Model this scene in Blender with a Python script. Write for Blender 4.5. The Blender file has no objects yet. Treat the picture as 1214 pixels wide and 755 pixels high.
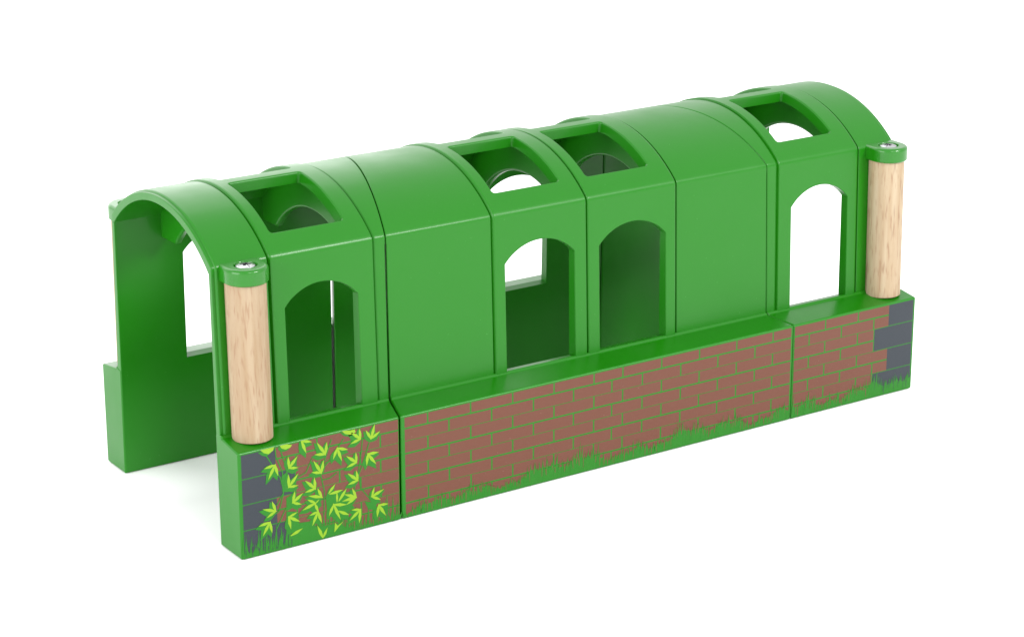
import bpy, bmesh, math, random
from mathutils import Vector, Matrix
random.seed(7)
scene = bpy.context.scene
C = scene.collection
S = 0.01                                   # the model is written in centimetres

# ------------------------------------------------------------------ camera
PW, PH = 1214.0, 755.0
cam_loc = (-30.1428, -65.0986, 30.225)
yaw, pitch, roll, foc, ppx, ppy = 0.5847, 0.3152, -0.0012, 2870.64, -0.54, -28.38
fwd = Vector((math.sin(yaw)*math.cos(pitch), math.cos(yaw)*math.cos(pitch), -math.sin(pitch)))
rgt = fwd.cross(Vector((0, 0, 1))).normalized()
upv = rgt.cross(fwd)
r2 = math.cos(roll)*rgt + math.sin(roll)*upv
u2 = -math.sin(roll)*rgt + math.cos(roll)*upv
cam = bpy.data.cameras.new('camera')
co = bpy.data.objects.new('camera', cam); C.objects.link(co)
m = Matrix((r2, u2, -fwd)).transposed().to_4x4()
m.translation = Vector(cam_loc)*S
co.matrix_world = m
cam.sensor_fit = 'HORIZONTAL'; cam.sensor_width = 36.0
cam.lens = foc*36.0/PW
cam.shift_x = -ppx/PW; cam.shift_y = ppy/PW
cam.clip_start = 0.01; cam.clip_end = 100.0
scene.camera = co

# ------------------------------------------------------------------ world: white studio sweep
w = bpy.data.worlds.new("World"); scene.world = w; w.use_nodes = True
bg = w.node_tree.nodes['Background']
bg.inputs['Color'].default_value = (1, 1, 1, 1)
bg.inputs['Strength'].default_value = 1.02

# ------------------------------------------------------------------ lamps: softboxes and an added rear light
def area(name, loc, target, size, power, size_y=None):
    l = bpy.data.lights.new(name, 'AREA'); l.energy = power
    l.shape = 'RECTANGLE'; l.size = size; l.size_y = size_y or size
    o = bpy.data.objects.new(name, l); C.objects.link(o)
    o.location = loc
    d = Vector(target) - Vector(loc)
    o.rotation_euler = d.to_track_quat('-Z', 'Y').to_euler()
    return o
area('softbox_left', (-1.15, -0.25, 0.45), (0.05, 0, 0.05), 0.9, 9.8)
area('softbox_front', (-0.06, -1.30, 1.0), (0.12, 0, 0.04), 0.34, 2.6)
area('softbox_right', (0.65, -1.10, 0.85), (0.20, 0, 0.04), 0.34, 10.5)
area('added_sheen_light', (0.15, 1.30, 0.75), (0.13, 0, 0.08), 1.6, 8.6)  # unseen rear light, added to whiten the sheen along the roof crown

scene.view_settings.view_transform = 'Standard'
scene.view_settings.look = 'None'
scene.view_settings.exposure = 0.36
scene.view_settings.gamma = 1.0

# ------------------------------------------------------------------ materials
def mat(name, color, rough=0.4, metal=0.0, spec=0.5, coat=0.0):
    mt = bpy.data.materials.new(name); mt.use_nodes = True
    b = mt.node_tree.nodes['Principled BSDF']
    b.inputs['Base Color'].default_value = (*color, 1)
    b.inputs['Roughness'].default_value = rough
    b.inputs['Metallic'].default_value = metal
    b.inputs['Specular IOR Level'].default_value = spec
    b.inputs['Coat Weight'].default_value = coat
    b.inputs['Coat Roughness'].default_value = 0.12
    return mt, mt.node_tree, b
def bump(nt, b, scale, strength, dist=0.0001, detail=2.0):
    tc = nt.nodes.new('ShaderNodeTexCoord')
    n = nt.nodes.new('ShaderNodeTexNoise'); n.inputs['Scale'].default_value = scale; n.inputs['Detail'].default_value = detail
    bp = nt.nodes.new('ShaderNodeBump'); bp.inputs['Strength'].default_value = strength; bp.inputs['Distance'].default_value = dist
    nt.links.new(tc.outputs['Object'], n.inputs['Vector'])
    nt.links.new(n.outputs['Fac'], bp.inputs['Height'])
    nt.links.new(bp.outputs['Normal'], b.inputs['Normal'])
    return tc, n
def paint(name, col, rough, rvar=0.06, speck=None):
    mt, nt, b = mat(name, col, rough, spec=0.30, coat=0.10)
    tc, n = bump(nt, b, 420, 0.10, 0.0001, 3)
    n2 = nt.nodes.new('ShaderNodeTexNoise'); n2.inputs['Scale'].default_value = 60; n2.inputs['Detail'].default_value = 4
    nt.links.new(tc.outputs['Object'], n2.inputs['Vector'])
    mr = nt.nodes.new('ShaderNodeMapRange')
    mr.inputs['From Min'].default_value = 0.3; mr.inputs['From Max'].default_value = 0.7
    mr.inputs['To Min'].default_value = rough-rvar; mr.inputs['To Max'].default_value = rough+rvar
    nt.links.new(n2.outputs['Fac'], mr.inputs['Value'])
    nt.links.new(mr.outputs['Result'], b.inputs['Roughness'])
    if speck:                                   # small dust specks and scuffs
        n3 = nt.nodes.new('ShaderNodeTexNoise'); n3.inputs['Scale'].default_value = 1500; n3.inputs['Detail'].default_value = 1
        nt.links.new(tc.outputs['Object'], n3.inputs['Vector'])
        cr = nt.nodes.new('ShaderNodeValToRGB')
        cr.color_ramp.elements[0].position = 0.76; cr.color_ramp.elements[0].color = (0, 0, 0, 1)
        cr.color_ramp.elements[1].position = 0.84; cr.color_ramp.elements[1].color = (1, 1, 1, 1)
        nt.links.new(n3.outputs['Fac'], cr.inputs['Fac'])
        mx = nt.nodes.new('ShaderNodeMix'); mx.data_type = 'RGBA'
        mx.inputs['A'].default_value = (*col, 1); mx.inputs['B'].default_value = (*speck, 1)
        nt.links.new(cr.outputs['Color'], mx.inputs['Factor'])
        nt.links.new(mx.outputs['Result'], b.inputs['Base Color'])
    return mt
GREEN = (0.0070, 0.143, 0.0012)
M_green = paint('green_plastic', GREEN, 0.34, speck=(0.04, 0.22, 0.035))
M_cap = paint('green_plastic_glossy', GREEN, 0.30, rvar=0.03)
for _n in M_cap.node_tree.nodes:
    if _n.type == 'BSDF_PRINCIPLED':
        _n.inputs['Coat Weight'].default_value = 0.45; _n.inputs['Coat Roughness'].default_value = 0.06
M_pgreen = paint('green_print', GREEN, 0.36)
M_brick = paint('brick_red_print', (0.117, 0.038, 0.021), 0.42, speck=(0.19, 0.10, 0.075))
M_slate = paint('slate_print', (0.022, 0.028, 0.036), 0.45)
M_leaf = paint('leaf_yellow_print', (0.185, 0.33, 0.006), 0.40)

def wood_mat(k=1.0, warm=0.0):
    mt, nt, b = mat('beech_wood', (0.7, 0.5, 0.3), 0.55, spec=0.3)
    N, Lk = nt.nodes, nt.links
    tc = N.new('ShaderNodeTexCoord')
    geo = N.new('ShaderNodeObjectInfo')
    add = N.new('ShaderNodeVectorMath'); add.operation = 'ADD'
    rnd = N.new('ShaderNodeVectorMath'); rnd.operation = 'SCALE'
    cmb = N.new('ShaderNodeCombineXYZ')
    Lk.new(geo.outputs['Random'], cmb.inputs[0]); Lk.new(geo.outputs['Random'], cmb.inputs[2])
    Lk.new(cmb.outputs[0], rnd.inputs[0]); rnd.inputs['Scale'].default_value = 0.3
    Lk.new(tc.outputs['Object'], add.inputs[0]); Lk.new(rnd.outputs[0], add.inputs[1])
    def noise(sc, scale, det, dist=0.0):
        mp = N.new('ShaderNodeMapping'); mp.inputs['Scale'].default_value = sc
        n = N.new('ShaderNodeTexNoise'); n.inputs['Scale'].default_value = scale; n.inputs['Detail'].default_value = det
        n.inputs['Distortion'].default_value = dist
        Lk.new(add.outputs[0], mp.inputs['Vector']); Lk.new(mp.outputs[0], n.inputs['Vector'])
        return n
    n1 = noise((1, 1, 0.07), 420, 6, 0.3)          # grain bands
    r1 = N.new('ShaderNodeValToRGB')
    e = r1.color_ramp.elements
    e[0].position = 0.30; e[0].color = (0.345, 0.240, 0.140, 1)
    e[1].position = 0.66; e[1].color = (0.42, 0.325, 0.215, 1)
    Lk.new(n1.outputs['Fac'], r1.inputs['Fac'])
    n2 = noise((1, 1, 0.13), 1500, 1)               # small dark ray flecks
    r2_ = N.new('ShaderNodeValToRGB')
    r2_.color_ramp.elements[0].position = 0.54; r2_.color_ramp.elements[0].color = (0, 0, 0, 1)
    r2_.color_ramp.elements[1].position = 0.72; r2_.color_ramp.elements[1].color = (.6, .6, .6, 1)
    Lk.new(n2.outputs['Fac'], r2_.inputs['Fac'])
    mx = N.new('ShaderNodeMix'); mx.data_type = 'RGBA'
    mx.inputs['B'].default_value = (0.24, 0.135, 0.075, 1)
    Lk.new(r2_.outputs['Color'], mx.inputs['Factor']); Lk.new(r1.outputs['Color'], mx.inputs['A'])
    n3 = noise((1, 1, 0.08), 620, 2, 0.8)          # a few long dark pores
    r3 = N.new('ShaderNodeValToRGB')
    r3.color_ramp.elements[0].position = 0.68; r3.color_ramp.elements[0].color = (0, 0, 0, 1)
    r3.color_ramp.elements[1].position = 0.77; r3.color_ramp.elements[1].color = (0.7, 0.7, 0.7, 1)
    Lk.new(n3.outputs['Fac'], r3.inputs['Fac'])
    mx2 = N.new('ShaderNodeMix'); mx2.data_type = 'RGBA'
    mx2.inputs['B'].default_value = (0.15, 0.07, 0.04, 1)
    Lk.new(r3.outputs['Color'], mx2.inputs['Factor']); Lk.new(mx.outputs['Result'], mx2.inputs['A'])
    Lk.new(mx2.outputs['Result'], b.inputs['Base Color'])
    bp = N.new('ShaderNodeBump'); bp.inputs['Strength'].default_value = 0.15; bp.inputs['Distance'].default_value = 0.0001
    Lk.new(n2.outputs['Fac'], bp.inputs['Height']); Lk.new(bp.outputs['Normal'], b.inputs['Normal'])
    for el in list(r1.color_ramp.elements):
        c = el.color; el.color = (c[0]*k, c[1]*(k-warm), c[2]*(k-2*warm), 1)
    return mt
M_wood = wood_mat(0.84, 0.012)
M_wood_pale = wood_mat(0.97, -0.016)
M_steel = mat('zinc_steel', (0.50, 0.50, 0.52), 0.30, 1.0)[0]
M_white = mat('white_table', (0.97, 0.97, 0.97), 0.6, spec=0.2)[0]

# ------------------------------------------------------------------ helpers
def link(name, me, mats, parent=None, sharp=32, weighted=True):
    for mt in (mats if isinstance(mats, (list, tuple)) else [mats]):
        me.materials.append(mt)
    for p in me.polygons: p.use_smooth = True
    me.set_sharp_from_angle(angle=math.radians(sharp))
    o = bpy.data.objects.new(name, me); C.objects.link(o)
    if parent: o.parent = parent
    if weighted:
        wn = o.modifiers.new('wn', 'WEIGHTED_NORMAL'); wn.keep_sharp = True; wn.weight = 80
    return o
def to_mesh(name, bm):
    bmesh.ops.remove_doubles(bm, verts=bm.verts, dist=1e-7)
    bmesh.ops.recalc_face_normals(bm, faces=bm.faces)
    me = bpy.data.meshes.new(name); bm.to_mesh(me); bm.free()
    return me
def V(x, y, z): return Vector((x, y, z))*S

def normals2d(prof):
    n = len(prof); out = []
    area2 = sum(prof[i][0]*prof[(i+1) % n][1]-prof[(i+1) % n][0]*prof[i][1] for i in range(n))
    sg = 1 if area2 > 0 else -1
    for i in range(n):
        a, b, c = prof[i-1], prof[i], prof[(i+1) % n]
        def nn(p, q):
            dx, dy = q[0]-p[0], q[1]-p[1]; l = math.hypot(dx, dy) or 1e-9
            return (sg*dy/l, -sg*dx/l)
        n1, n2 = nn(a, b), nn(b, c)
        mx, my = n1[0]+n2[0], n1[1]+n2[1]; l = math.hypot(mx, my) or 1e-9
        mx, my = mx/l, my/l
        k = 1/max(0.45, mx*n1[0]+my*n1[1])
        out.append((mx*k, my*k))
    return out
def loft(bm, prof, outer, rings, mir, cap='pairs'):
    """closed (y,z) profile swept along x; ring = (x function of y, outer offset, inset)"""
    nrm = normals2d(prof); n = len(prof); rows = []
    if any(outer):                      # open chains: outer skin, then inner skin
        h = n//2
        for lo, hi in ((0, h), (h, n)):
            for i, q in ((lo, lo+1), (hi-1, hi-2)):
                a, b = prof[min(i, q)], prof[max(i, q)]
                dx, dy = b[0]-a[0], b[1]-a[1]; l = math.hypot(dx, dy)
                v = (dy/l, -dx/l)
                if v[0]*nrm[i][0]+v[1]*nrm[i][1] < 0: v = (-v[0], -v[1])
                nrm[i] = v
    for fx, d, ins in rings:
        row = []
        for i, (y, z) in enumerate(prof):
            k = -ins - (d if outer[i] else 0)
            yy, zz = y+nrm[i][0]*k, z+nrm[i][1]*k
            x = fx(yy) if callable(fx) else fx
            if mir: x = L-x
            row.append(bm.verts.new(V(x, yy, zz)))
        rows.append(row)
    for a, b in zip(rows, rows[1:]):
        for i in range(n):
            j = (i+1) % n
            bm.faces.new((a[i], a[j], b[j], b[i]))
    for row in (rows[0], rows[-1]):
        if cap == 'pairs':
            h = n//2
            for i in range(h-1):
                bm.faces.new((row[i], row[i+1], row[n-2-i], row[n-1-i]))
        else:
            f = bm.faces.new(row)
            bmesh.ops.triangulate(bm, faces=[f])
def boolean(o, cutters, op='DIFFERENCE'):
    for c in cutters:
        md = o.modifiers.new('b', 'BOOLEAN'); md.operation = op; md.object = c; md.solver = 'EXACT'
    dg = bpy.context.evaluated_depsgraph_get(); dg.update()
    me = bpy.data.meshes.new_from_object(o.evaluated_get(dg))
    o.modifiers.clear(); old = o.data; o.data = me
    bpy.data.meshes.remove(old)
    for c in cutters:
        mm = c.data; bpy.data.objects.remove(c); bpy.data.meshes.remove(mm)
def shade(o, sharp=32):
    for p in o.data.polygons: p.use_smooth = True
    o.data.set_sharp_from_angle(angle=math.radians(sharp))
    wn = o.modifiers.new('wn', 'WEIGHTED_NORMAL'); wn.keep_sharp = True; wn.weight = 80
def raw(name, bm):
    o = bpy.data.objects.new(name, to_mesh(name, bm)); C.objects.link(o); return o

# ------------------------------------------------------------------ dimensions (cm)
L = 27.0
YB, HB = 4.81, 3.44             # brick base: outer face, top edge
WL, WT, ZL, ZS = 3.75, 3.58, 3.58, 8.90
HR = 10.356                      # crown of the roof
HH = HR-ZS; R = (WT*WT+HH*HH)/(2*HH); ZC = HR-R
IWL, IWT, IZS, IHR = 3.43, 3.30, 8.62, 10.0
IH = IHR-IZS; IR = (IWT*IWT+IH*IH)/(2*IH); IZC = IHR-IR
G1, G2, G3 = 1.8975, 5.54, 9.86
def ywall(z): return WT+(WL-WT)*(ZS-z)/(ZS-3.51)
def yinner(z): return IWT+(IWL-IWT)*(IZS-z)/IZS
ZJ = 8.80                        # joint between wall and roof moulding
def seam(gn, gf, side):
    """skewed joint plane between end section and middle section; side -1: end section, +1: middle"""
    def f(y):
        t = (y+YB)/(2*YB)
        return 5.607+0.279*(y+YB)+side*0.5*(gn+(gf-gn)*t)
    return f
def shift(f, dx): return lambda y: f(y)+dx
GAPS = {False: (0.045, 0.103), True: (0.03, 0.06)}
RGAPS = {False: (0.022, 0.045), True: (0.022, 0.03)}

# ------------------------------------------------------------------ profiles
def roof_profile():
    a0 = math.atan2(WT, ZS-ZC); N = 64
    ob = []; 
    ob.append((-ywall(ZJ), ZJ))
    da = 0.022; zc0 = ZS-0.115
    def corner_pts():
        p0 = (-ywall(zc0), zc0); p1 = (-WT, ZS); a = -a0+da; p2 = (R*math.sin(a), ZC+R*math.cos(a))
        return [tuple(p0[k]*(1-t)**2+2*p1[k]*t*(1-t)+p2[k]*t*t for k in (0, 1)) for t in (0, .25, .5, .75)]
    cp = corner_pts(); ob += cp
    rr = 0.045
    for i in range(N+1):
        a = -a0+2*a0*i/N
        if i == 0: a += da
        if i == N: a -= da
        ob.append((R*math.sin(a), ZC+R*math.cos(a)))
    ob += [(-y, z) for y, z in cp[::-1]]; ob.append((ywall(ZJ), ZJ))
    # round the crease with one more point
    ia0 = math.atan2(IWT, IZS-IZC)
    ib = [(-yinner(ZJ-.0)+0.0, IZS-0.03)]
    # the inner side keeps the same number of points, ordered the other way
    ib = []
    n = len(ob)
    for i in range(n):
        t = i/(n-1)
        a = -ia0+2*ia0*t
        ib.append((IR*math.sin(a), IZC+IR*math.cos(a)))
    ob[0] = (-ywall(IZS), IZS); ob[-1] = (ywall(IZS), IZS)
    prof = ob+ib[::-1]
    return prof, [True]*n+[False]*n
ZJ = IZS
def wall_profile(s):
    zb = 3.50
    zs = [zb, ZJ]
    ob = [(s*ywall(z), z) for z in zs]
    ib = [(s*yinner(z), z) for z in zs]
    return ob+ib[::-1], [True]*2+[False]*2
def base_profile(s):
    p = [(YB, 0.05)]
    r = 0.05
    p = [(YB-r+r*math.sin(a), r-r*math.cos(a)) for a in (0, .4, .8, 1.2, math.pi/2)]
    r = 0.07
    a_l = math.atan2(0.13, YB-WL)       # the ledge rises slightly to the wall
    for k in range(5):
        a = (math.pi/2-a_l)*k/4
        p.append((YB-r+r*math.cos(a), HB-r+r*math.sin(a)))
    p += [(WL+0.07, ZL-0.010), (WL+0.03, ZL+0.006), (WL+0.002, ZL+0.035), (WL-0.02, ZL+0.06), (WL-0.05, ZL+0.075)]
    p += [(IWL-0.03, ZL+0.02), (yinner(ZL), ZL-0.01)]
    p += [(yinner(1.8), 1.8), (IWL+0.0, 0.03), (IWL+0.03, 0.0)]
    return [(s*y, z) for y, z in p], [False]*len(p)

def round_rings(fx, sgn, ins0=0.06, d=0.0):
    """rounded end: sgn +1 grows away from the end"""
    out = []
    for k in range(4):
        a = math.pi/2*k/3
        dx = ins0*(1-math.cos(a)) ; ins = ins0*(1-math.sin(a))
        g = (lambda f, q: (lambda y: f(y)+q))(fx, sgn*dx)
        out.append((g, d, ins))
    return out
def K(x): return lambda y: x
DE = 0.05
def groove(x, dl, dr):
    if dr < dl:      # raised panel on the right: its lit edge faces left
        return [(K(x-0.07), dl, 0), (K(x-0.045), dl+0.01, 0), (K(x-0.035), 0.115, 0), (K(x-0.01), 0.12, 0),
                (K(x+0.02), 0.05, 0), (K(x+0.045), 0.016, 0), (K(x+0.075), 0.003, 0), (K(x+0.10), dr, 0)]
    if dr > dl:
        return [(K(x-0.07), dl, 0), (K(x-0.05), 0.008, 0), (K(x-0.035), 0.03, 0), (K(x-0.02), 0.10, 0),
                (K(x+0.015), 0.10, 0), (K(x+0.04), dr+0.02, 0), (K(x+0.065), dr+0.004, 0), (K(x+0.09), dr, 0)]
    return [(K(x-0.07), dl, 0), (K(x-0.045), 0.012, 0), (K(x-0.03), 0.10, 0), (K(x), 0.12, 0),
            (K(x+0.025), 0.04, 0), (K(x+0.05), 0.012, 0), (K(x+0.08), 0.002, 0), (K(x+0.10), dr, 0)]
def end_rings(g, x0=0.0):
    s = seam(*g, -1)
    rs = round_rings(K(x0+0.02), 1, 0.03, 0.11)
    rs += [(K(x0+0.13), 0.11, 0), (K(x0+0.145), 0.08, 0), (K(x0+0.17), DE+0.01, 0), (K(x0+0.20), DE, 0)]
    rs += groove(G1, DE, 0)
    rs += groove(G2-0.03, 0, DE)
    rs += round_rings(s, -1, 0.045, DE)[::-1]
    return rs
def mid_rings(gl, gr):
    s1 = seam(*gl, 1); s2 = seam(*gr, 1)
    r2s = lambda y: L-s2(y)
    rs = round_rings(s1, 1, 0.045, DE)
    rs += groove(G3, DE, 0) + groove(L/2, 0, 0) 
    rs += [(lambda y, f=f: L-f(y), d, i) for f, d, i in groove(G3, DE, 0)[::-1]]
    rs += round_rings(r2s, -1, 0.035, DE)[::-1]
    return rs
def base_rings_end(g):
    return round_rings(K(0.0), 1, 0.05) + round_rings(seam(*g, -1), -1, 0.06)[::-1]
def base_rings_mid(gl, gr):
    s2 = seam(*gr, 1)
    return round_rings(seam(*gl, 1), 1, 0.07) + round_rings(lambda y: L-s2(y), -1, 0.05)[::-1]

# ------------------------------------------------------------------ cutters
def offset_poly(pts, o):
    nr = normals2d(pts)
    return [(p[0]+n[0]*o, p[1]+n[1]*o) for p, n in zip(pts, nr)]
def arch_pts(x0, x1, zb=3.2, zs=7.23, zt=7.84):
    w2 = (x1-x0)/2; h = zt-zs; rr = (w2*w2+h*h)/(2*h); cx = (x0+x1)/2; cz = zt-rr
    a0 = math.asin(w2/rr); pts = [(x0, zb), (x1, zb)]
    N = 28
    for i in range(N+1):
        a = a0-2*a0*i/N
        pts.append((cx+rr*math.sin(a), cz+rr*math.cos(a)))
    return pts
def arch_cutter(x0, x1, s):
    bm = bmesh.new(); pts = arch_pts(x0, x1); rows = []
    e = 0.035
    for t, o in ((0.5, e), (0.0, e), (-0.012, 0.012), (-0.03, 0.003), (-0.05, 0), (-0.8, -0.035)):
        rows.append([bm.verts.new(V(x, s*(ywall(z)+t), z)) for x, z in offset_poly(pts, o)])
    n = len(pts)
    for a, b in zip(rows, rows[1:]):
        for i in range(n): bm.faces.new((a[i], a[(i+1) % n], b[(i+1) % n], b[i]))
    bm.faces.new(rows[0]); bm.faces.new(rows[-1])
    return raw('cut', bm)
def sky_pts(x0, x1, a0, a1, r=0.10):
    """rounded rectangle, u = x, v = arc length"""
    v0, v1 = math.radians(a0)*R, math.radians(a1)*R
    pts = []
    for cx, cy, s0, rr in ((x1-r, v1-r, 0, r), (x0+r, v1-r, 1, r), (x0+r, v0+r, 2, r), (x1-r, v0+r, 3, r)):
        for k in range(6):
            a = math.pi/2*(s0+k/5)
            pts.append((cx+rr*math.cos(a), cy+rr*math.sin(a)))
    # subdivide the long sides so that they follow the curve
    out = []
    n = len(pts)
    for i in range(n):
        p, q = pts[i], pts[(i+1) % n]
        out.append(p)
        if abs(p[1]-q[1]) > 0.5:
            for k in range(1, 16): out.append((p[0]+(q[0]-p[0])*k/16, p[1]+(q[1]-p[1])*k/16))
    return out
def sky_cutter(x0, x1, a0, a1):
    bm = bmesh.new(); pts = sky_pts(x0, x1, a0, a1); rows = []
    e = 0.07
    for t, o in ((0.4, e), (0.0, e), (-0.008, 0.04), (-0.028, 0.017), (-0.05, 0.005), (-0.08, 0), (-0.9, -0.09)):
        row = []
        for x, v in offset_poly(pts, o):
            th = v/R
            row.append(bm.verts.new(V(x, (R+t)*math.sin(th), ZC+(R+t)*math.cos(th))))
        rows.append(row)
    n = len(pts)
    for a, b in zip(rows, rows[1:]):
        for i in range(n): bm.faces.new((a[i], a[(i+1) % n], b[(i+1) % n], b[i]))
    for row in (rows[0], rows[-1]):
        f = bm.faces.new(row); bmesh.ops.triangulate(bm, faces=[f])
    return raw('cut', bm)

# ------------------------------------------------------------------ the setting
bm = bmesh.new()
vs = [bm.verts.new((x, y, -0.0002)) for x, y in ((-30, -30), (30, -30), (30, 30), (-30, 30))]
bm.faces.new(vs)
table = link('ground', to_mesh('ground', bm), M_white, weighted=False)
table['kind'] = 'structure'

# ------------------------------------------------------------------ the toy tunnel
root = bpy.data.objects.new('toy_tunnel', None); C.objects.link(root)
root.empty_display_size = 0.02
root['label'] = 'green toy railway tunnel with arched windows, roof openings, printed brick base and wooden corner pillars'
root['category'] = 'toy tunnel'

WIN = {'end': [(2.37, 4.90)], 'mid': [(10.31, 13.0), (13.99, 16.69)]}
SKY = {'end': [(2.33, 4.83)], 'mid': [(10.32, 12.86), (13.94, 16.42)]}
SKYR = (21.96, 24.36)
XE = {False: 0.0, True: 0.19}
def build_section(kind, mir):
    if kind == 'end': rr, br, ror = end_rings(GAPS[mir], XE[mir]), base_rings_end(GAPS[mir]), end_rings(RGAPS[mir], XE[mir])
    else: rr, br, ror = mid_rings(GAPS[False], GAPS[True]), base_rings_mid(GAPS[False], GAPS[True]), mid_rings(RGAPS[False], RGAPS[True])
    # roof
    bm = bmesh.new(); prof, outer = roof_profile(); loft(bm, prof, outer, ror, mir)
    roof = link('roof', to_mesh('roof', bm), M_green, root, weighted=False)
    cut = []
    sk = [SKYR] if mir else SKY[kind]
    for x0, x1 in sk:
        cut.append(sky_cutter(x0, x1, -34.7, -2.3)); cut.append(sky_cutter(x0, x1, 4.0, 34.7))
    boolean(roof, cut); shade(roof, 26)
    # side walls
    for s in (-1, 1):
        bm = bmesh.new(); prof, outer = wall_profile(s); loft(bm, prof, outer, rr, mir)
        wall = link('side_wall', to_mesh('side_wall', bm), M_green, root, weighted=False)
        cut = []
        for x0, x1 in WIN[kind]:
            if mir: x0, x1 = L-x1, L-x0
            cut.append(arch_cutter(x0, x1, s))
        boolean(wall, cut); shade(wall, 30)
        bm = bmesh.new(); prof, outer = base_profile(s); loft(bm, prof, outer, br, mir, cap='ngon')
        base = link('base_wall', to_mesh('base_wall', bm), M_green, root)
        make_print(kind, mir, s, base)
    # transverse arches under the roof
    xs = [1.66, 5.32] if kind == 'end' else [9.74, 13.38, 17.02]
    for x in xs:
        x0, x1 = x, x+0.24
        if mir: x0, x1 = L-x1, L-x0
        make_rib(x0, x1)

def make_rib(x0, x1):
    def ring(o):
        top = []; bot = []
        N = 40
        yw = 3.36
        # arch opening
        hw, zt, zb = 2.38, 8.97, 7.84
        h = zt-zb; rr = (hw*hw+h*h)/(2*h); a0 = math.asin(hw/rr)
        r_ = rr+o
        bot.append((-yw, zb-0.02+o)); 
        for i in range(N+1):
            a = -a0+2*a0*i/N
            bot.append((r_*math.sin(a), zt-rr+r_*math.cos(a)))
        bot.append((yw, zb-0.02+o))
        n = len(bot)
        a1 = math.asin(3.30/(IR+0.1))
        for i in range(n):
            t = i/(n-1); a = -a1+2*a1*t
            top.append(((IR+0.1)*math.sin(a), IZC+(IR+0.1)*math.cos(a)))
        return bot+top[::-1], n
    bm = bmesh.new(); rows = []
    e = 0.08
    for x, o in ((x0, e), (x0+0.006, 0.05), (x0+0.024, 0.024), (x0+0.05, 0.006), (x0+e, 0), (x1-e, 0), (x1-0.012, 0.012), (x1, e)):
        p, h = ring(o)
        rows.append([bm.verts.new(V(x, y, z)) for y, z in p])
    n = len(rows[0])
    for a, b in zip(rows, rows[1:]):
        for i in range(n): bm.faces.new((a[i], a[(i+1) % n], b[(i+1) % n], b[i]))
    for row in (rows[0], rows[-1]):
        for i in range(n//2-1): bm.faces.new((row[i], row[i+1], row[n-2-i], row[n-1-i]))
    link('arch_rib', to_mesh('arch_rib', bm), M_green, root, sharp=30)

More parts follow.
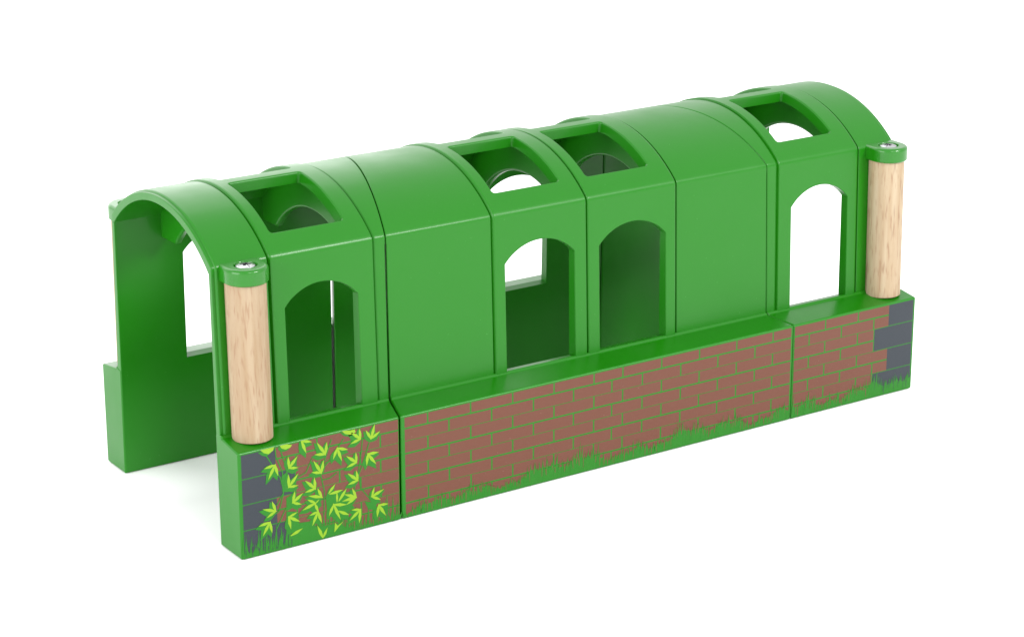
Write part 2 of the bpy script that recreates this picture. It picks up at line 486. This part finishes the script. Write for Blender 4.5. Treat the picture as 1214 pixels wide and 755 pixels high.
# ------------------------------------------------------------------ printed brickwork
ROWZ = [3.36, 3.00, 2.58, 2.165, 1.75, 1.335, 0.92, 0.50, 0.085]
PITCH = 1.585
def make_print(kind, mir, s, base):
    bm = bmesh.new()
    rnd = random.Random(11+(5 if mir else 0)+(2 if kind == 'mid' else 0)+s)
    yf = s*(YB)
    LY = 0.002
    cnt = [0]
    def poly(pts, layer, mi):
        cnt[0] += 1
        yy = YB+LY*layer+(0.00005*(cnt[0] % 37) if layer > 1 else 0)
        try: f = bm.faces.new([bm.verts.new(V(x, s*yy, z)) for x, z in pts])
        except ValueError: return
        f.material_index = mi; f.normal_update()
        if f.normal.y*s < 0: f.normal_flip()
    def rect(x0, x1, z0, z1, mi, layer=1):
        if x1-x0 > 0.03 and z1-z0 > 0.02:
            poly([(x0, z0), (x1, z0), (x1, z1), (x0, z1)], layer, mi)
    sy = -YB if s < 0 else YB
    if kind == 'mid':
        xa = seam(*GAPS[False], 1)(sy)+0.15; xb = L-seam(*GAPS[True], 1)(sy)-0.09
    else:
        xa = 0.10; xb = seam(*GAPS[mir], -1)(sy)-0.04
    th = 0.038
    def zt(k): return ROWZ[k]-(0.027 if k % 2 else 0.010 if k else 0)
    def zbm(k): return ROWZ[k+1]+(0.027 if (k+1) % 2 else 0.010)
    for k in range(8):
        z1, z0 = zt(k), zbm(k)
        if k == 7: z0 = 0.03
        if kind == 'mid':
            if s < 0:
                st = [6.62, 8.21, 9.80, 11.40, 12.98, 14.14, 15.73, 17.31, 18.90, 20.48] if k % 2 == 0 else \
                     [7.40, 9.00, 10.60, 12.17, 13.70, 14.94, 16.53, 18.10, 19.70]
            else: st = [xa+0.8+PITCH*i+(0.79 if k % 2 else 0) for i in range(12)]
            x0 = xa
        else:
            x0 = 1.25 if (k//2) % 2 == 0 else 1.93
            st = [2.68, 4.18] if k % 2 == 0 else [1.94, 3.44, 4.90]
            if s > 0: st += [5.7, 7.2] if k % 2 == 0 else [6.4, 7.9]
        st = [q for q in st if x0+0.15 < q < xb-0.1]
        xs = [x0]+st+[xb]
        for i in range(len(xs)-1):
            a = xs[i]+(th*0.7 if i else (0.0 if kind == 'mid' else 0.0)); b = xs[i+1]-(th*0.7 if i < len(xs)-2 else 0)
            a, b = (L-b, L-a) if mir else (a, b)
            rect(a, b, z0, z1, 1)
    if kind == 'end':                       # slate quoins at the corner
        for q in range(4):
            x1 = (1.25 if q % 2 == 0 else 1.93)-0.04*(q % 2)
            z1, z0 = ROWZ[2*q]-(0 if q == 0 else 0.015), ROWZ[2*q+2]+0.015
            if q == 3: z0 = 0.03
            a, b = xa, x1
            if mir: a, b = L-b, L-a
            rect(a, b, z0, z1, 2)
    # grass silhouettes left unprinted along the foot
    x = xa-0.06 if not mir else L-xb-0.02
    xend = xb+0.04 if not mir else L-xa+0.03
    def hgt(x):
        if kind == 'mid': 
            b = 0.46+0.13*math.sin(x*1.15+0.6)+0.10*math.sin(x*3.1)+0.06*math.sin(x*7.3)
            b *= min(1.0, 0.35+max(0, (x-5.8))*0.28)
        elif mir: b = 0.42+0.12*math.sin(x*2.1)+0.07*math.sin(x*6.3)+(0.12 if x > 25 else 0)
        else: b = 0.22+0.10*math.sin(x*2.4+1.0)+(0.22*math.exp(-((x-3.6)/0.9)**2))
        return max(0.10, b)
    # low continuous strip
    n = int((xend-x)/0.08)
    gs = 0.55 if (kind == 'end' and not mir) else 0.86
    for i in range(n):
        a = x+(xend-x)*i/n; b = x+(xend-x)*(i+1)/n
        poly([(a, 0.02), (b, 0.02), (b, hgt(b)*gs), (a, hgt(a)*gs)], 2, 0)
    while x < xend-0.02:
        h = hgt(x)
        t = h*(0.85+0.62*rnd.random())
        if rnd.random() < 0.16: t += 0.08+0.14*rnd.random()
        if kind == 'end' and not mir: t = 0.22+0.72*rnd.random()+(0.2 if rnd.random() < .25 else 0)
        wd = (0.016 if kind == 'end' and not mir else 0.022)+0.026*rnd.random()
        lean = (rnd.random()-0.35)*0.14
        x0_, x1_ = max(x-wd, xa-0.05 if not mir else x-wd), min(x+wd, xend)
        poly([(x0_, 0.03), (x1_, 0.03), (x+wd*0.7+lean*0.5, t*0.6), (x+lean, t), (x-wd*0.7+lean*0.5, t*0.6)], 3+(rnd.random() < .5)*0.5, 0)
        x += 0.025+0.050*rnd.random()
    x = xa+0.05 if not mir else L-xb+0.05      # slivers of print between the blades
    while x < xend-0.1:
        h = hgt(x); q = (L-x) if mir else x
        mi = 2 if (kind == 'end' and q < 1.93) else 1
        z1 = h*(0.80+0.40*rnd.random()); z0 = max(0.06, z1-0.12-0.26*rnd.random()); wd = 0.007+0.014*rnd.random()
        ln = (rnd.random()-.4)*0.05
        poly([(x-wd*.4+ln, z0), (x+wd*.4+ln, z0), (x+wd, z1), (x-wd, z1)], 4.2, mi)
        x += 0.05+0.16*rnd.random()
    if kind == 'end' and not mir and s < 0:
        ivy(poly)
    pr = link('brick_print', to_mesh2('brick_print', bm), [M_pgreen, M_brick, M_slate, M_leaf], base, weighted=False)
    pr['label'] = ('printed red bricks and slate corner with yellow-green climbing leaves' if kind == 'end' and not mir and s < 0
                   else 'printed red bricks with grass along the foot')
def to_mesh2(name, bm):
    me = bpy.data.meshes.new(name); bm.to_mesh(me); bm.free(); return me

def ivy(poly):
    # leaf drawing on the front face, (x, z) in cm: leaf base, then its blade tips
    leaves = [
     ((2.148,3.403),[(2.513,3.282),(2.305,2.950)]),
     ((2.951,2.779),[(2.660,3.239),(3.021,3.182),(2.570,2.852)]),
     ((1.694,2.612),[(1.676,2.999),(2.006,2.948),(2.028,2.558)]),
     ((2.797,2.203),[(2.530,2.677),(2.888,2.619),(2.448,2.304)]),
     ((4.192,3.009),[(3.854,3.301),(4.159,3.376),(3.829,2.922)]),
     ((4.564,2.939),[(4.377,3.263),(4.713,3.435),(4.902,3.124)]),
     ((3.375,2.892),[(3.757,2.758),(3.529,2.423),(3.215,2.543)]),
     ((4.034,2.271),[(3.669,2.569),(4.015,2.623),(3.674,2.182)]),
     ((4.443,2.464),[(4.846,2.439),(4.741,2.048),(4.392,2.073)]),
     ((4.070,1.670),[(3.699,1.992),(4.016,2.029),(3.704,1.605)]),
     ((1.230,2.818),[(0.843,2.774),(0.977,2.386),(1.320,2.439)]),
     ((1.200,1.320),[(1.075,1.689),(0.749,1.490),(0.875,1.171)]),
     ((0.993,1.013),[(0.595,0.965),(0.731,0.611),(1.054,0.638)]),
     ((1.665,2.000),[(1.668,2.426),(2.011,2.381),(2.007,1.988)]),
     ((2.571,1.736),[(2.220,2.093),(2.548,2.129),(2.207,1.698)]),
     ((1.784,1.467),[(1.877,1.841),(2.161,1.709),(2.103,1.337)]),
     ((2.794,1.406),[(2.642,1.752),(2.320,1.561)]),
     ((2.569,1.263),[(2.282,1.450),(2.710,1.361),(2.096,1.130)]),
     ((2.651,0.967),[(2.335,0.900),(2.429,0.531),(2.769,0.561),(2.523,1.307)]),
     ((1.633,1.032),[(1.947,1.123),(2.027,0.784),(1.700,0.606)]),
     ((1.702,0.408),[(2.113,0.551)]),
     ((2.790,0.041),[(2.606,0.522),(2.965,0.368)]),
     ((3.041,1.487),[(3.282,1.747)]), ((3.088,1.449),[(3.543,1.483)]), ((3.319,1.143),[(3.322,1.456)]),
     ((3.394,1.159),[(3.672,1.509)]),
     ((3.994,1.123),[(3.859,1.466),(3.571,1.325),(3.485,1.107),(3.639,0.955)]),
     ((3.202,1.070),[(3.020,0.726),(3.436,0.497),(3.672,0.959)]), ((3.385,0.805),[(3.738,0.599)]),
     ((4.143,0.684),[(3.811,0.746),(3.733,0.392),(4.084,0.231)]),
     ((4.549,1.024),[(4.653,1.328),(5.002,1.174),(4.882,0.839)]),
     ((4.797,0.683),[(5.153,0.642),(5.050,0.258),(4.727,0.273)]),
    ]
    def cl(p): return (min(max(p[0], 0.06), 5.5), min(max(p[1], 0.05), 3.40))
    W = cl
    for (b, tips) in leaves:
        bx = W(b)
        for t in tips:
            tx = W(t)
            d = (tx[0]-bx[0], tx[1]-bx[1]); l = math.hypot(*d) or 1e-6
            n = (-d[1]/l, d[0]/l)
            def blade(b0, f, wd, layer, mi, sh=(0, 0)):
                P = lambda u, v: cl((b0[0]+d[0]*f*u+n[0]*v*wd+sh[0], b0[1]+d[1]*f*u+n[1]*v*wd+sh[1]))
                poly([P(-0.06, .25), P(-0.06, -.25), P(.22, -.75), P(.48, -1), P(.72, -.55), P(1, 0), P(.72, .5), P(.45, .85), P(.2, .6)][::1], layer, mi)
            wd = min(0.058, 0.14*l)
            blade(bx, 1.0, wd, 6, 3)
            blade(bx, 1.16, wd*2.4, 5, 0, (-0.05, -0.07))
    Q = lambda pts: [cl(p) for p in pts]
    for pts in ([(0.745,3.457),(0.870,3.278),(1.019,3.214),(1.181,3.298),(1.218,3.421)], [(1.404,3.425),(1.466,3.298),(1.597,3.237),(1.751,3.260),(1.827,3.332),(1.638,3.455)]):
        poly(Q(pts), 6, 3); poly([(max(x-0.08, .06), max(z-0.06, 0)) for x, z in Q(pts)], 5, 0)
    for pts in ([(3.547,3.414),(3.660,3.288),(3.830,3.225),(4.038,3.270),(3.992,3.369),(3.834,3.365),(3.664,3.440)],
                [(3.228,0.465),(3.321,0.338),(3.531,0.445),(3.198,0.146)], ):
        poly(Q(pts), 6, 3)
        poly([(x-0.05, max(z-0.05, .03)) for x, z in Q(pts)], 5, 0)
    for pts in ([(1.435,2.405),(1.605,2.494),(1.650,1.846),(1.451,1.892)], [(1.917,1.784),(1.902,1.338),(1.562,1.226),(1.577,1.671)],
                [(2.924,1.421),(3.606,1.197),(3.943,0.792),(3.313,0.550),(2.974,0.761)], [(2.381,1.483),(2.721,1.469),(2.779,1.131),(2.500,0.938),(2.302,1.115)],
                [(4.295,0.905),(4.748,0.799),(4.673,0.553),(4.428,0.611)], [(1.562,1.226),(1.896,1.147),(1.942,0.489),(1.536,0.459)],
                [(1.741,0.538),(3.309,0.420),(3.855,0.026),(3.295,-0.101),(1.722,-0.040)],
                [(2.235,3.306),(2.105,3.017),(2.257,2.951)], [(1.884,0.762),(2.357,0.713),(2.687,0.309),(2.069,0.199)]):
        poly(Q(pts), 4, 0)
    for line in ([(0.902,3.252),(1.162,2.784),(1.400,2.350),(1.497,1.882),(1.236,1.495)], [(1.238,3.430),(1.266,3.077),(1.473,2.524),(1.482,1.821),(1.309,1.286),(0.991,1.169)],
                 [(1.383,3.398),(1.550,2.824),(1.665,2.289)], [(3.180,3.226),(2.945,2.639),(2.745,2.299),(2.894,1.557),(2.851,0.790)], [(4.275,3.052),(4.208,2.551),(4.096,1.929),(4.166,1.392),(4.573,0.840),(4.715,0.214)],
                 [(3.602,3.147),(3.093,2.542),(2.743,2.236)], [(4.491,2.811),(4.254,2.152),(3.998,1.626),(3.883,1.197)], [(1.209,0.732),(1.495,1.242),(1.777,1.624)],
                 [(2.487,2.741),(2.272,2.343),(1.931,2.228)], [(3.354,2.097),(3.077,1.967),(2.803,1.965)], [(3.366,2.545),(2.955,2.508),(2.743,2.236)]):
        P = Q(line)
        for a, b in zip(P, P[1:]):
            d = (b[0]-a[0], b[1]-a[1]); l = math.hypot(*d) or 1e-6; n = (-d[1]/l*.018, d[0]/l*.018)
            poly([(a[0]+n[0], a[1]+n[1]), (a[0]-n[0], a[1]-n[1]), (b[0]-n[0], b[1]-n[1]), (b[0]+n[0], b[1]+n[1])], 4.5, 0)

build_section('end', False)
build_section('mid', False)
build_section('end', True)

# ------------------------------------------------------------------ corner pillars, caps and screws
PX, PY, PR = 0.92, 3.90, 0.625
def lathe(bm, prof, cx, cy, n=64):
    rows = []
    for r, z in prof:
        rows.append([bm.verts.new(V(cx+r*math.cos(2*math.pi*i/n), cy+r*math.sin(2*math.pi*i/n), z)) for i in range(n)])
    for a, b in zip(rows, rows[1:]):
        for i in range(n): bm.faces.new((a[i], a[(i+1) % n], b[(i+1) % n], b[i]))
    bm.faces.new(rows[0]); bm.faces.new(rows[-1])
def box(bm, x0, x1, y0, y1, z0, z1, rot=0, c=(0, 0)):
    vs = []
    for z in (z0, z1):
        for x, y in ((x0, y0), (x1, y0), (x1, y1), (x0, y1)):
            X = c[0]+x*math.cos(rot)-y*math.sin(rot); Y = c[1]+x*math.sin(rot)+y*math.cos(rot)
            vs.append(bm.verts.new(V(X, Y, z)))
    for f in ((0, 3, 2, 1), (4, 5, 6, 7), (0, 1, 5, 4), (1, 2, 6, 5), (2, 3, 7, 6), (3, 0, 4, 7)):
        bm.faces.new([vs[i] for i in f])
def corner(cx, s, ang):
    PY = 3.93 if s < 0 else 4.10
    cy = s*PY
    # turned beech pillar; its own origin at its foot
    bm = bmesh.new()
    lathe(bm, [(PR-0.03, 0.0), (PR, 0.03), (PR, 2.5), (PR, 4.98), (PR-0.02, 5.0)], 0, 0, 72)
    pl = link('wooden_pillar', to_mesh('wooden_pillar', bm), M_wood if cx < 5 else M_wood_pale, root, weighted=False)
    bm = bmesh.new(); box(bm, -2, 2, (PY-3.52) if s < 0 else -2, 2 if s < 0 else -(PY-3.52), -1, 7)
    boolean(pl, [raw('cut', bm)]); shade(pl, 35)
    pl.location = V(cx, cy+s*0.07, 3.50)
    pl.rotation_euler.x = s*0.024
    # cap
    r = 0.68; pts = []
    for k in range(33):
        a = math.pi+math.pi*k/32
        pts.append((cx+r*math.cos(a), -PY+r*math.sin(a)))
    pts += [(cx+r, -3.45), (cx-r, -3.45)]
    bm = bmesh.new(); rows = []
    e = 0.11
    for z, o in ((8.44, -0.03), (8.47, 0), (8.70, 0), (8.94-e, 0), (8.94-e*0.62, -e*0.08), (8.94-e*0.3, -e*0.3), (8.94-e*0.08, -e*0.62), (8.94, -e)):
        row = []
        for i, (x, y) in enumerate(offset_poly(pts, o)):
            if i >= 33: y = -3.45
            row.append(bm.verts.new(V(x, -s*y if s > 0 else y, z)))
        rows.append(row)
    n = len(pts)
    for a, b in zip(rows, rows[1:]):
        for i in range(n): bm.faces.new((a[i], a[(i+1) % n], b[(i+1) % n], b[i]))
    bm.faces.new(rows[0]); bm.faces.new(rows[-1])
    cap = link('pillar_cap', to_mesh('pillar_cap', bm), M_cap, root, weighted=False)
    bm = bmesh.new(); lathe(bm, [(0.33, 8.80), (0.345, 8.91), (0.375, 8.945), (0.375, 9.1)], cx, cy, 48)
    boolean(cap, [raw('cut', bm)]); shade(cap, 35)
    # countersunk cross-head screw
    bm = bmesh.new(); lathe(bm, [(0.28, 8.78), (0.305, 8.88), (0.29, 8.915), (0.21, 8.945), (0.12, 8.957), (0.05, 8.96)], cx, cy, 40)
    sc = link('screw', to_mesh('screw', bm), M_steel, cap, weighted=False)
    cuts = []
    for q in range(2):
        bm = bmesh.new(); box(bm, -0.16, 0.16, -0.045, 0.045, 8.80, 9.0, ang+q*math.pi/2, (cx, cy)); cuts.append(raw('cut', bm))
    for q in range(2):
        bm = bmesh.new(); box(bm, -0.24, 0.24, -0.016, 0.016, 8.90, 9.0, ang+math.pi/4+q*math.pi/2, (cx, cy)); cuts.append(raw('cut', bm))
    boolean(sc, cuts); shade(sc, 30)
for cx, ang in ((0.93, 0.3), (L-0.86, 0.8)):
    for s in (-1, 1):
        corner(cx, s, ang+s)
